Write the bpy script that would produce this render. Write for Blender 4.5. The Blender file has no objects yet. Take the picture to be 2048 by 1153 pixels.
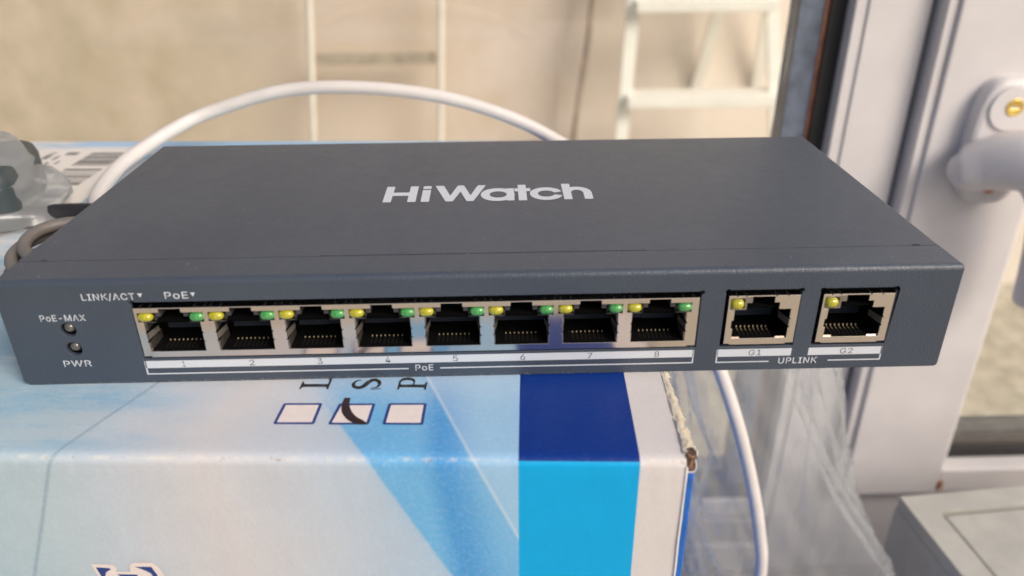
import bpy, bmesh, math, random
from mathutils import Vector, Matrix, noise
S = bpy.context.scene
COL = S.collection
rnd = random.Random(7)
MM = 0.001
# ------------------------------------------------------------------ camera
cd = bpy.data.cameras.new('camera'); cam = bpy.data.objects.new('camera', cd); COL.objects.link(cam); S.camera = cam
cr = Vector((0.99964737, -0.0252417, -0.00824537)); cu = Vector((0.01893704, 0.45998212, 0.88772622)); cf = Vector((0.018615, 0.88756933, -0.46029792))
cam.matrix_world = Matrix(((cr.x, cu.x, -cf.x, 0.102903), (cr.y, cu.y, -cf.y, -0.142020), (cr.z, cu.z, -cf.z, 0.095214), (0, 0, 0, 1)))
cd.sensor_width = 36; cd.lens = 27.184; cd.clip_start = 0.01; cd.clip_end = 100
cd.dof.use_dof = True; cd.dof.focus_distance = 0.190; cd.dof.aperture_fstop = 13
# ------------------------------------------------------------------ light
SUN_EL, SUN_AZ = 37, 46          # azimuth measured from -y (behind the camera) towards +x
w = bpy.data.worlds.new('World'); S.world = w; w.use_nodes = True
nt = w.node_tree; sky = nt.nodes.new('ShaderNodeTexSky'); sky.sky_type = 'NISHITA'; sky.sun_disc = False
sky.sun_elevation = math.radians(SUN_EL); sky.sun_rotation = math.radians(180 - SUN_AZ)
sky.air_density = 1.0; sky.dust_density = 5.0; sky.ozone_density = 0.6
bg = nt.nodes['Background']; bg.inputs['Strength'].default_value = 0.12
nt.links.new(sky.outputs[0], bg.inputs[0])
ld = bpy.data.lights.new('sun', 'SUN'); ld.energy = 2.0; ld.angle = math.radians(28); ld.color = (1.0, 0.943, 0.88)
sun = bpy.data.objects.new('sun', ld); COL.objects.link(sun)
el, az = math.radians(SUN_EL), math.radians(SUN_AZ)
sd = Vector((math.sin(az)*math.cos(el), -math.cos(az)*math.cos(el), math.sin(el)))
sun.rotation_euler = sd.to_track_quat('Z', 'Y').to_euler()
S.view_settings.view_transform = 'Standard'; S.view_settings.look = 'None'; S.view_settings.gamma = 1
S.view_settings.exposure = -0.02
S.cycles.max_bounces = 10; S.cycles.transparent_max_bounces = 16

# ------------------------------------------------------------------ node helpers
class NT:
    def __init__(s, name):
        s.m = bpy.data.materials.new(name); s.m.use_nodes = True; s.t = s.m.node_tree
        s.b = s.t.nodes['Principled BSDF']; s.out = s.t.nodes['Material Output']
    def n(s, typ, **kw):
        nd = s.t.nodes.new(typ)
        for k, v in kw.items(): setattr(nd, k, v)
        return nd
    def put(s, sock, v):
        if isinstance(v, bpy.types.NodeSocket): s.t.links.new(v, sock)
        else: sock.default_value = v
    def math(s, op, a, b=0.0, c=0.0, clamp=False):
        nd = s.n('ShaderNodeMath', operation=op, use_clamp=clamp)
        s.put(nd.inputs[0], a); s.put(nd.inputs[1], b); s.put(nd.inputs[2], c); return nd.outputs[0]
    def add(s, a, b): return s.math('ADD', a, b)
    def sub(s, a, b): return s.math('SUBTRACT', a, b)
    def mul(s, a, b): return s.math('MULTIPLY', a, b)
    def step(s, x, lo, hi):          # smooth 0..1
        nd = s.n('ShaderNodeMapRange', interpolation_type='SMOOTHSTEP'); s.put(nd.inputs[0], x); nd.inputs[1].default_value = lo; nd.inputs[2].default_value = hi
        return nd.outputs[0]
    def bump_at(s, x, c, wd):        # soft line of half width wd about c
        return s.sub(1.0, s.step(s.math('ABSOLUTE', s.sub(x, c)), 0, wd))
    def mix(s, f, a, b):
        nd = s.n('ShaderNodeMix', data_type='RGBA'); s.put(nd.inputs[0], f)
        s.put(nd.inputs[6], a if isinstance(a, bpy.types.NodeSocket) else (*a, 1)); s.put(nd.inputs[7], b if isinstance(b, bpy.types.NodeSocket) else (*b, 1)); return nd.outputs[2]
    def coord(s, k='Object'):
        return s.n('ShaderNodeTexCoord').outputs[k]
    def noise(s, scale, detail=3, rough=.55, vec=None, map_scale=None, col=False):
        nd = s.n('ShaderNodeTexNoise'); nd.inputs['Scale'].default_value = scale; nd.inputs['Detail'].default_value = detail; nd.inputs['Roughness'].default_value = rough
        v = vec or s.coord()
        if map_scale:
            mp = s.n('ShaderNodeMapping'); s.t.links.new(v, mp.inputs[0]); mp.inputs['Scale'].default_value = map_scale; v = mp.outputs[0]
        s.t.links.new(v, nd.inputs['Vector']); return nd.outputs[1 if col else 0]
    def bump(s, h, strength, dist, prev=None):
        nd = s.n('ShaderNodeBump'); nd.inputs['Strength'].default_value = strength; nd.inputs['Distance'].default_value = dist
        s.put(nd.inputs['Height'], h)
        if prev: s.t.links.new(prev, nd.inputs['Normal'])
        s.t.links.new(nd.outputs[0], s.b.inputs['Normal']); return nd.outputs[0]
def simple(name, col, rough=.5, metal=0., var=.0, vs=200, bump=0, bs=1500, bd=.0002, coat=0, spec=.5):
    t = NT(name); b = t.b
    b.inputs['Roughness'].default_value = rough; b.inputs['Metallic'].default_value = metal; b.inputs['Coat Weight'].default_value = coat; b.inputs['Coat Roughness'].default_value = .06
    b.inputs['Specular IOR Level'].default_value = spec
    if var:
        f = t.noise(vs, 4); t.put(b.inputs['Base Color'], t.mix(t.step(f, .25, .75), [c*(1-var) for c in col], [min(1, c*(1+var)) for c in col]))
    else: b.inputs['Base Color'].default_value = (*col, 1)
    if bump: t.bump(t.noise(bs, 2), bump, bd)
    return t.m
M = {}
# powder-coated sheet steel
t = NT('powder_coat'); nz = t.noise(2400, 2, .5); f2 = t.noise(35, 3)
t.put(t.b.inputs['Base Color'], t.mix(t.step(f2, .3, .7), (.050, .064, .090), (.057, .073, .100)))
t.put(t.b.inputs['Roughness'], t.add(.28, t.mul(t.noise(300, 3), .14)))
t.bump(nz, .8, .00016); M['coat'] = t.m
M['print'] = simple('white_print', (.60, .635, .69), .5, var=.05, vs=3000, bump=.3, bs=2400, bd=.0001)
M['ink'] = simple('grey_print', (.07, .075, .085), .5)
t = NT('tinned_steel'); t.b.inputs['Metallic'].default_value = 1; t.b.inputs['Base Color'].default_value = (.78, .70, .63, 1)
t.put(t.b.inputs['Roughness'], t.add(.10, t.mul(t.noise(120, 3), .12))); t.bump(t.noise(60, 1), .12, .0003); M['tin'] = t.m
M['tin_dark'] = simple('dull_shield_steel', (.34, .31, .29), .38, .9, var=.2, vs=500)
M['cut_steel'] = simple('sheared_steel_edge', (.85, .8, .74), .25, 1)
M['black'] = simple('black_port_plastic', (.004, .0038, .004), .6, bump=.2, bs=1500, bd=.0001, spec=.12)
M['greyp'] = simple('grey_port_plastic', (.055, .053, .055), .4, bump=.2)
M['rib'] = simple('dark_rib_plastic', (.012, .011, .011), .6, spec=.2)
M['gold'] = simple('gold_contact', (.62, .52, .33), .35, .35)
M['finger'] = simple('spring_steel', (.50, .45, .40), .3, .5)
M['gasket_grey'] = simple('grey_rubber', (.15, .145, .135), .5, var=.2, vs=60)
def led(name, c1, c2):
    t = NT(name); b = t.b; t.put(b.inputs['Base Color'], t.mix(t.step(t.noise(700, 2), .35, .65), c1, c2))
    b.inputs['Roughness'].default_value = .18; b.inputs['Coat Weight'].default_value = 1; b.inputs['Coat Roughness'].default_value = .04
    b.inputs['Subsurface Weight'].default_value = .35; b.inputs['Subsurface Scale'].default_value = .0006; return t.m
M['led_y'] = led('yellow_led_lens', (.36, .345, .010), (.50, .46, .03)); M['led_g'] = led('green_led_lens', (.045, .27, .06), (.09, .36, .10)); M['led_d'] = led('smoky_indicator_lens', (.075, .07, .062), (.12, .11, .095))
M['hole'] = simple('dark_cavity', (.008, .008, .009), .8)
M['pvc'] = simple('white_pvc', (.66, .63, .625), .38, var=.05, vs=26, bump=.12, bs=300, bd=.0004)
M['pvc_grey'] = simple('grey_pvc_bevel', (.42, .41, .42), .42, var=.05, vs=20)
M['gasket'] = simple('black_rubber', (.016, .015, .017), .55, var=.2, vs=60)
M['spacer'] = simple('blue_grey_spacer', (.16, .19, .25), .4, .3, var=.35, vs=70)
M['rust'] = simple('rusty_sealant_line', (.36, .15, .08), .7, var=.4, vs=90)
M['brass'] = simple('brass_screw', (.92, .66, .18), .25, 1)
M['copper'] = simple('reddish_screw', (.55, .22, .14), .4, .6, var=.3, vs=300)
M['cable'] = simple('white_cable_jacket', (.68, .64, .61), .42, var=.04, vs=90, bump=.2, bs=400, bd=.0003)
M['coil'] = simple('grey_beige_cable_jacket', (.17, .15, .135), .5, var=.1, vs=120)
M['ladder'] = simple('white_painted_metal', (.92, .90, .83), .45, var=.05, vs=15)
M['post'] = simple('pale_painted_post', (.86, .82, .74), .5, var=.08, vs=20)
M['bar'] = simple('grey_brown_bar', (.42, .36, .28), .7, var=.2, vs=25)
M['stick'] = simple('brown_rod', (.46, .37, .30), .7, var=.2, vs=25)
M['greybox'] = simple('grey_plastic', (.44, .43, .39), .5, var=.10, vs=55, bump=.3, bs=500, bd=.0003)
M['teal'] = simple('dark_teal_plastic', (.045, .06, .065), .45, var=.2, vs=60)
M['sillm'] = simple('taupe_sill', (.33, .30, .275), .6, var=.12, vs=18, bump=.3, bs=300)
M['dust'] = simple('dust_speck', (.75, .74, .72), .8)
M['kraft'] = simple('brown_kraft', (.34, .20, .135), .85, var=.35, vs=900, bump=.5, bs=1500)
M['kraft_dark'] = simple('dark_kraft', (.11, .06, .04), .9, var=.3, vs=900)
M['torn'] = simple('torn_cream_paper', (.88, .81, .69), .9, var=.08, vs=700, bump=.8, bs=1800, bd=.0005)
M['white_card'] = simple('white_card_liner', (.78, .75, .71), .8, var=.04, vs=300)
M['blue_card'] = simple('blue_printed_card', (.012, .13, .52), .5, var=.22, vs=500, bump=.4, bs=1500)
M['checkink'] = simple('dark_blue_print', (.018, .045, .22), .45, var=.2, vs=2500)
M['pinkpaper'] = simple('pinkish_white_print', (.76, .68, .65), .6, var=.03, vs=400)
M['blackink'] = None; M['marker'] = simple('dark_marker_ink', (.030, .014, .017), .35, var=.3, vs=1800, bump=.3, bs=2500)
t = NT('worn_black_ink'); f = t.step(t.noise(4200, 2), .62, .70); t.put(t.b.inputs['Base Color'], t.mix(f, (.014, .014, .016), (.5, .5, .48))); t.b.inputs['Roughness'].default_value = .55; M['blackink'] = t.m
M['sticker'] = simple('cream_label_paper', (.74, .69, .63), .6, var=.03, vs=60)
# plaster wall outside
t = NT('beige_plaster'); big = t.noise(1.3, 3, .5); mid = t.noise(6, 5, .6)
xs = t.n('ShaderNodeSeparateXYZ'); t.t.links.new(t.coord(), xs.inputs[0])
side = t.step(t.add(xs.outputs[0], t.mul(big, .5)), -.85, .35)  # shade on the left part of the wall, put into the base colour
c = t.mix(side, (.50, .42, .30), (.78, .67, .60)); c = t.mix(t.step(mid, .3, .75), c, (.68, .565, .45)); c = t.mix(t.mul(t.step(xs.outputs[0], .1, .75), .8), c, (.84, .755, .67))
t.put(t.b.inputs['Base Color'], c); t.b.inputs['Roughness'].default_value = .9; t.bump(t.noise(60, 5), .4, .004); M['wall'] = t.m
t = NT('pale_concrete'); c = t.mix(t.step(t.noise(14, 6, .65), .35, .7), (.42, .38, .30), (.66, .60, .49)); c = t.mix(t.step(t.noise(45, 3), .62, .75), c, (.62, .50, .30))
t.put(t.b.inputs['Base Color'], c); t.b.inputs['Roughness'].default_value = .95; t.bump(t.noise(90, 5), .5, .004); M['ground'] = t.m
def film(name, tint, amt, rough, diff, bump=0):
    m = bpy.data.materials.new(name); m.use_nodes = True; tr = m.node_tree; tr.nodes.clear()
    o = tr.nodes.new('ShaderNodeOutputMaterial'); a = tr.nodes.new('ShaderNodeBsdfTransparent'); a.inputs[0].default_value = (*tint, 1)
    g = tr.nodes.new('ShaderNodeBsdfGlossy'); g.inputs['Roughness'].default_value = rough
    fr = tr.nodes.new('ShaderNodeLayerWeight'); fr.inputs[0].default_value = .5
    pw = tr.nodes.new('ShaderNodeMath'); pw.operation = 'POWER'; pw.inputs[1].default_value = 4.5; tr.links.new(fr.outputs['Facing'], pw.inputs[0])
    mm = tr.nodes.new('ShaderNodeMath'); mm.operation = 'MULTIPLY_ADD'; mm.inputs[1].default_value = .9; mm.inputs[2].default_value = .04+amt; tr.links.new(pw.outputs[0], mm.inputs[0])
    if bump:
        nz = tr.nodes.new('ShaderNodeTexNoise'); nz.inputs['Scale'].default_value = 34; nz.inputs['Detail'].default_value = 3; tc = tr.nodes.new('ShaderNodeTexCoord'); mp = tr.nodes.new('ShaderNodeMapping')
        mp.inputs['Rotation'].default_value = (0, .55, 0); mp.inputs['Scale'].default_value = (1.6, 1, .35); tr.links.new(tc.outputs['Object'], mp.inputs[0]); tr.links.new(mp.outputs[0], nz.inputs['Vector'])
        bp = tr.nodes.new('ShaderNodeBump'); bp.inputs['Strength'].default_value = 1; bp.inputs['Distance'].default_value = bump; tr.links.new(nz.outputs[0], bp.inputs['Height']); tr.links.new(bp.outputs[0], g.inputs['Normal']); tr.links.new(bp.outputs[0], fr.inputs['Normal'])
    mx = tr.nodes.new('ShaderNodeMixShader'); tr.links.new(mm.outputs[0], mx.inputs[0]); tr.links.new(a.outputs[0], mx.inputs[1]); tr.links.new(g.outputs[0], mx.inputs[2])
    last = mx
    if diff:
        d = tr.nodes.new('ShaderNodeBsdfTranslucent'); d.inputs[0].default_value = (.8, .82, .84, 1); d2 = tr.nodes.new('ShaderNodeBsdfDiffuse'); d2.inputs[0].default_value = (.8, .81, .82, 1)
        m3 = tr.nodes.new('ShaderNodeMixShader'); m3.inputs[0].default_value = .5; tr.links.new(d.outputs[0], m3.inputs[1]); tr.links.new(d2.outputs[0], m3.inputs[2])
        m2 = tr.nodes.new('ShaderNodeMixShader'); m2.inputs[0].default_value = diff; tr.links.new(mx.outputs[0], m2.inputs[1]); tr.links.new(m3.outputs[0], m2.inputs[2]); last = m2
    tr.links.new(last.outputs[0], o.inputs[0]); return m
M['glass'] = film('window_glass', (.95, .96, .95), 0.0, .01, 0)
M['film'] = film('clear_plastic_film', (.96, .97, .97), .05, .10, .22, .009)
M['film_b'] = film('bluish_plastic_film', (.92, .95, .97), .03, .2, .34, .002)

try: FONT = bpy.data.fonts.load(bpy.utils.system_resource('DATAFILES', path='fonts') + '/Inter.woff2')
except Exception: FONT = None
# ------------------------------------------------------------------ mesh helpers (all in millimetres)
def link(name, me, mat, parent=None, smooth=False):
    if mat is not None and not me.materials: me.materials.append(mat)
    if smooth:
        for p in me.polygons: p.use_smooth = True
    o = bpy.data.objects.new(name, me); COL.objects.link(o)
    if parent: o.parent = parent
    return o
def from_bm(name, bm, mat, parent=None, smooth=False, scale=MM):
    if scale != 1: bmesh.ops.scale(bm, vec=(scale,)*3, verts=bm.verts)
    bmesh.ops.recalc_face_normals(bm, faces=bm.faces)
    me = bpy.data.meshes.new(name); bm.to_mesh(me); bm.free(); return link(name, me, mat, parent, smooth)
def bx(bm, x0, x1, y0, y1, z0, z1, bev=0, seg=2):
    vs = [bm.verts.new((x, y, z)) for x in (x0, x1) for y in (y0, y1) for z in (z0, z1)]
    fs = [bm.faces.new([vs[i] for i in q]) for q in ((0, 1, 3, 2), (4, 6, 7, 5), (0, 4, 5, 1), (2, 3, 7, 6), (0, 2, 6, 4), (1, 5, 7, 3))]
    if bev:
        es = list({e for f in fs for e in f.edges}); bmesh.ops.bevel(bm, geom=es, offset=bev, segments=seg, profile=.5, affect='EDGES')
def box(name, mat, parent, *a, bev=0, seg=2, smooth=False):
    bm = bmesh.new(); bx(bm, *a, bev=bev, seg=seg); return from_bm(name, bm, mat, parent, smooth)
def flat(polys, to3):
    """2D polygons with holes (list of loops) -> filled mesh; to3 maps (u,v) -> xyz in mm. Returns bmesh"""
    cu_ = bpy.data.curves.new('tmp', 'CURVE'); cu_.dimensions = '2D'; cu_.fill_mode = 'BOTH'
    for lp in polys:
        sp = cu_.splines.new('POLY'); sp.points.add(len(lp)-1); sp.use_cyclic_u = True
        for p, q in zip(sp.points, lp): p.co = (q[0], q[1], 0, 1)
    ob = bpy.data.objects.new('tmp', cu_); me = bpy.data.meshes.new_from_object(ob)
    bm = bmesh.new(); bm.from_mesh(me); bmesh.ops.remove_doubles(bm, verts=bm.verts, dist=1e-4)
    for v in bm.verts: v.co = to3(v.co.x, v.co.y)
    bpy.data.objects.remove(ob); bpy.data.curves.remove(cu_); bpy.data.meshes.remove(me); return bm
XZ = lambda y: (lambda u, v: (u, y, v))
XY = lambda z: (lambda u, v: (u, v, z))
def plate_bm(polys, y, th, bev=0, skip=None):
    """upright plate in XZ at y, thickness th backwards"""
    bm = flat(polys, XZ(y)); bmesh.ops.dissolve_limit(bm, angle_limit=.001, verts=bm.verts, edges=bm.edges)
    bound = [e for e in bm.edges if e.is_boundary]
    r = bmesh.ops.extrude_face_region(bm, geom=bm.faces[:]); vs = [v for v in r['geom'] if isinstance(v, bmesh.types.BMVert)]
    for v in vs: v.co.y += th
    if bev:
        es = [e for e in bm.edges if all(abs(v.co.y-y) < 1e-4 for v in e.verts) and len(e.link_faces) == 2 and any(abs(f.normal.y) < .5 for f in e.link_faces)]
        bm.normal_update()
        es = [e for e in bm.edges if all(abs(v.co.y-y) < 1e-4 for v in e.verts) and len(e.link_faces) == 2 and any(abs(f.normal.y) < .5 for f in e.link_faces) and not (skip and skip(e))]
        bmesh.ops.bevel(bm, geom=es, offset=bev, segments=2, profile=.5, affect='EDGES')
    return bm
def text(name, s, mat, parent, to3, x0, x1, z0, cap, bold=0.0, sp=1.09):
    """text fitted between x0..x1 with baseline z0 and cap height cap (mm)"""
    cu_ = bpy.data.curves.new('tmp', 'FONT'); cu_.body = s; cu_.size = 1
    if FONT: cu_.font = FONT
    cu_.space_character = sp; cu_.offset = bold; cu_.resolution_u = 8
    ob = bpy.data.objects.new('tmp', cu_); me = bpy.data.meshes.new_from_object(ob)
    xs = [v.co.x for v in me.vertices]; ys = [v.co.y for v in me.vertices]
    X0, X1, Y0, Y1 = min(xs), max(xs), 0.0, max(ys)
    bm = bmesh.new(); bm.from_mesh(me)
    for v in bm.verts: v.co = to3(x0+(v.co.x-X0)/(X1-X0)*(x1-x0), z0+(v.co.y-Y0)/(Y1-Y0)*cap)
    bpy.data.objects.remove(ob); bpy.data.curves.remove(cu_); bpy.data.meshes.remove(me)
    return from_bm(name, bm, mat, parent)
def tube_bm(bm, pts, rad, n=12, cap=True):
    """sweep; rad number or list"""
    P = [Vector(p) for p in pts]; R_ = rad if isinstance(rad, (list, tuple)) else [rad]*len(P); rings = []; up = Vector((0, 0, 1)); pv = None
    for i, p in enumerate(P):
        d = (P[min(i+1, len(P)-1)]-P[max(i-1, 0)]).normalized()
        if pv is None:
            a = d.orthogonal().normalized()
        else: a = (pv - d*pv.dot(d)).normalized()
        pv = a; b = d.cross(a)
        rings.append([bm.verts.new(p+(a*math.cos(k/n*6.28318)+b*math.sin(k/n*6.28318))*R_[i]) for k in range(n)])
    for i in range(len(P)-1):
        for k in range(n): bm.faces.new((rings[i][k], rings[i][(k+1) % n], rings[i+1][(k+1) % n], rings[i+1][k]))
    if cap: bm.faces.new(rings[0][::-1]); bm.faces.new(rings[-1])
def spline(ctrl, n=10):
    C = [Vector(c) for c in ctrl]; C = [C[0]*2-C[1]]+C+[C[-1]*2-C[-2]]; out = []
    for i in range(1, len(C)-2):
        for k in range(n):
            t_ = k/n; a, b, c_, d = C[i-1:i+3]
            out.append(.5*((2*b)+(c_-a)*t_+(2*a-5*b+4*c_-d)*t_*t_+(3*b-a-3*c_+d)*t_**3))
    out.append(C[-2]); return out
def thing(name, label, cat, loc=(0, 0, 0), rz=0, group=None):
    o = bpy.data.objects.new(name, None); o.empty_display_size = .02; COL.objects.link(o); o.location = loc; o.rotation_euler = (0, 0, rz)
    o['label'] = label; o['category'] = cat
    if group: o['group'] = group
    return o
def tag(o, label, cat, group=None):
    o['label'] = label; o['category'] = cat
    if group: o['group'] = group
    return o
def struct(o): o['kind'] = 'structure'; return o
def rect(x0, x1, z0, z1): return [(x0, z0), (x1, z0), (x1, z1), (x0, z1)]
def circ(cx, cz, r, n=24, rz=None): return [(cx+r*math.cos(i/n*6.28318), cz+(rz or r)*math.sin(i/n*6.28318)) for i in range(n)]
def ell(cx, cz, rx, rz, pw=2.0, a0=0, a1=360, n=40):
    out = []
    for i in range(n+(0 if a1-a0 == 360 else 1)):
        a = math.radians(a0+(a1-a0)*i/n); c_, s_ = math.cos(a), math.sin(a)
        out.append((cx+rx*math.copysign(abs(c_)**(2/pw), c_), cz+rz*math.copysign(abs(s_)**(2/pw), s_)))
    return out

# ------------------------------------------------------------------ the ground and wall outside the window
bm = bmesh.new(); bmesh.ops.create_grid(bm, x_segments=2, y_segments=2, size=20); 
for v in bm.verts: v.co.z = -1.15; v.co.y += 0
struct(from_bm('ground', bm, M['ground'], scale=1))
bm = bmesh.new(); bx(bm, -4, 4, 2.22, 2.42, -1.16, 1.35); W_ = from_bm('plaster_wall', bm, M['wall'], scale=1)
tag(W_, 'beige mottled plaster wall, shade painted on its left part, behind the white stepladder outside the window', 'wall')

# two pale posts with a dark bar between
rk = thing('pipe_frame', 'pale thin upright posts joined by a dark crossbar against the wall', 'frame', (0, 2.10, -1.15))
for (xa, xb) in ((-.395, -.437), (-.037, -.060)):
    bm = bmesh.new(); 
    tube_bm(bm, [(xb-.02, 0, 0), (xb, 0, .54), (xa, 0, .97), (xa+.02, 0, 1.9)], .0085, 10); o = from_bm('post', bm, M['post'], rk, True, scale=1)
bm = bmesh.new(); bx(bm, -.400, -.062, .012, .03, .80, .832, bev=.003); from_bm('crossbar', bm, M['bar'], rk, scale=1)
bm = bmesh.new(); tube_bm(bm, spline([(.30, 2.14, -1.15), (.332, 2.14, -.8), (.34, 2.15, -.6), (.37, 2.15, -.35), (.385, 2.16, -.2), (.44, 2.19, .4)], 6), .008, 8)
tag(from_bm('leaning_rod', bm, M['stick'], None, True, scale=1), 'thin brown rod leaning on the wall left of the stepladder', 'rod')

# stepladder
L_ = thing('stepladder', 'white metal stepladder standing open in front of the beige wall', 'ladder', (0, 1.9, -1.15))
def leg(a, b, wx=.026, wy=.02):
    bm = bmesh.new(); A, B = Vector(a), Vector(b); ring = []
    for P in (A, B): ring.append([bm.verts.new(P+Vector((sx*wx/2, sy*wy/2, 0))) for sx, sy in ((-1, -1), (1, -1), (1, 1), (-1, 1))])
    for k in range(4): bm.faces.new((ring[0][k], ring[0][(k+1) % 4], ring[1][(k+1) % 4], ring[1][k]))
    bm.faces.new(ring[0][::-1]); bm.faces.new(ring[1]); return bm
xl = lambda z: .462 - (.99-z)*.062 if z < .99 else .462
xr = lambda z: .806 + (.99-z)*.145
from_bm('rail', leg((.42, -.02, 0), (.485, .12, 1.16), .034), M['ladder'], L_, scale=1)
from_bm('rail', leg((.975, -.02, 0), (.815, .12, 1.16), .034), M['ladder'], L_, scale=1)
for z, d in ((.245, .0), (.50, .03), (.715, .06), (.955, .09)):
    fx = z/1.16; x0 = .42+.065*fx; x1 = .975-.16*fx
    bm = bmesh.new(); bx(bm, x0, x1, d-.05, d+.055, z, z+.028, bev=.003); from_bm('step', bm, M['ladder'], L_, scale=1)
from_bm('rear_leg', leg((.655, .52, 0), (.765, .16, 1.2), .034), M['ladder'], L_, scale=1)
from_bm('rear_leg', leg((.96, .52, 0), (.86, .16, 1.2), .03), M['ladder'], L_, scale=1)
bm = bmesh.new(); bx(bm, .475, .835, .06, .2, 1.16, 1.185, bev=.003); from_bm('top_platform', bm, M['ladder'], L_, scale=1)
bm = bmesh.new(); bx(bm, .60, .92, .43, .455, .24, .262); from_bm('brace', bm, M['ladder'], L_, scale=1)

# ------------------------------------------------------------------ window (mm, face plane y=280)
Wn = thing('window', 'fixed window pane in white pvc frame behind the network switch', 'window', (0, .28, -.372))
Z = 372
def wb(name, mat, par, x0, x1, y0, y1, z0, z1, bev=0): return box(name, mat, par, x0, x1, y0, y1, z0+Z, z1+Z, bev=bev)
# fixed frame: stile next to the sash, bottom rail, far stile, head
wb('frame_stile', M['pvc'], Wn, 300, 333.5, 0, 60, -372, 700, .8)
wb('frame_bevel', M['pvc'], Wn, 293.5, 299.9, 1.2, 60, -318, 690, .5)
wb('frame_stile', M['pvc'], Wn, -1400, -1330, 0, 60, -372, 700, 2)
wb('frame_rail', M['pvc'], Wn, -1329.5, 299.7, 0, 60, -372, -346, 2)
wb('frame_bevel', M['pvc_grey'], Wn, -1329, 291.5, 4, 60, -345.8, -324, 2)
wb('glazing_bead', M['pvc'], Wn, -1329, 291.5, 9, 60, -323.8, -308.4, 1.5)
wb('frame_rail', M['pvc'], Wn, -1329.5, 299.7, 0, 60, 640, 700, 2)
wb('gasket', M['gasket'], Wn, 284.7, 299, 11, 30, -319, 640)
wb('rust_line', M['rust'], Wn, 282.7, 284.5, 13, 30, -297, 640)
wb('spacer', M['spacer'], Wn, 269.2, 282.6, 14, 30, -297, 640)
wb('gasket', M['gasket'], Wn, -1329, 284.5, 12, 30, -319, -297.3)
wb('window_pane', M['glass'], Wn, -1330, 269, 18, 22, -297, 640)
# opening sash with handle
Sa = thing('window_sash', 'opening white pvc sash with a lever handle right of the switch', 'window', (0, .28, -.372))
wb('joint_strip', M['gasket'], Sa, 333.7, 336.6, 12, 40, -300, 700)
wb('sash_bevel', M['pvc'], Sa, 336.8, 342.35, -9.5, 40, -286, 700, .5)
wb('sash_stile', M['pvc'], Sa, 342.4, 408.5, -12, 40, -287, 700, 1.2)
wb('glazing_bead', M['pvc'], Sa, 408.7, 413, -7, 40, -270, 700, 1.5)
wb('sash_rail', M['pvc'], Sa, 408.8, 900, -11, 40, -287, -267, 1.5)
wb('gasket', M['gasket'], Sa, 413.2, 900, 2, 24, -266.5, -259)
wb('spacer', M['tin_dark'], Sa, 413.2, 900, 6, 24, -258.6, -254.4)
wb('gasket', M['gasket_grey'], Sa, 413.2, 900, 8, 24, -254.2, -247.5)
wb('window_pane', M['glass'], Sa, 413.2, 900, 14, 18, -247, 700)
wb('stain', M['rust'], Sa, 408.6, 411.8, -12.6, -11.3, -283, -276)
wb('frame_rail', M['pvc'], Wn, 333.7, 900, 2, 60, -372, -290, 2)
# handle
HX, HZ = -9, 3
hp = plate_bm([ell(386+HX, -33.5+Z+HZ, 17.5, 35, 3.2, n=48)], -22, 10, 3.0)
hb = from_bm('handle_plate', hp, M['pvc'], Sa)
bm = bmesh.new(); bmesh.ops.create_cone(bm, cap_ends=True, segments=40, radius1=12.2, radius2=11.4, depth=1.6); bmesh.ops.rotate(bm, matrix=Matrix.Rotation(math.radians(90), 3, 'X'), verts=bm.verts); bmesh.ops.translate(bm, vec=(385+HX, -22.7, -14+Z+HZ), verts=bm.verts)
from_bm('screw_cover', bm, M['pvc'], hb)
def screw(x, z, r, mat, y=-24.2):
    bm = bmesh.new(); lp = [ell(x, z, r, r, n=28), [(x-r*.55, z-.7), (x-r*.55, z+.7), (x+r*.55, z+.7), (x+r*.55, z-.7)]]
    bm2 = plate_bm(lp, y, 1.2, .25); bm.free(); return from_bm('screw', bm2, mat, hb)
screw(386+HX, -13+Z+HZ, 4.6, M['brass']); screw(386+HX, -58+Z+HZ, 3.4, M['copper'], -23.0)
bm = bmesh.new()
pts = spline([(363, -18, -47+Z), (368, -24, -46+Z), (376, -29, -42+Z), (385, -36, -38+Z), (393, -42, -37+Z), (401, -46, -43+Z), (408, -48, -58+Z), (412, -48, -80+Z), (414, -48, -120+Z)], 8)
pts = [p+Vector((HX, 0, HZ)) for p in pts]
rr = []
for i in range(len(pts)):
    f = i/(len(pts)-1); rr.append(7*(1-f)+0 if False else (5+7.5*min(1, f/.12)) if f < .12 else 12.5+4.5*math.sin(min(1, (f-.12)/.5)*math.pi*.5)-5*max(0, f-.6)/.4)
tube_bm(bm, pts, rr, 28); ho = from_bm('lever', bm, M['pvc'], hb, True)
ho.modifiers.new('s', 'SUBSURF').render_levels = 1

# sill / table the boxes stand on
box('window_sill', M['sillm'], None, -1500, 1200, -420, 340, -412, -372.4, bev=3)['kind'] = 'structure'
# grey plastic enclosure at lower right
ga = math.atan2(6.1, 72.8)
G = thing('plastic_enclosure', 'grey plastic box with a grooved lid below the window handle', 'box', (.3183, .1732, -.372), ga)
H_ = 172
box('body', M['greybox'], G, 0, 230, -190, 0, 0, H_-7.9)
bm = flat([rect(.5, 229.5, -189.5, -.5), rect(15, 215, -176, -13.5)], XY(H_)); r = bmesh.ops.extrude_face_region(bm, geom=bm.faces[:])
for v in [v for v in r['geom'] if isinstance(v, bmesh.types.BMVert)]: v.co.z -= 7.9
from_bm('lid_rim', bm, M['greybox'], G)
box('lid_panel', M['greybox'], G, 16.8, 213.2, -174.2, -15.3, H_-7.8, H_-1.0, bev=1.2)

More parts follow.
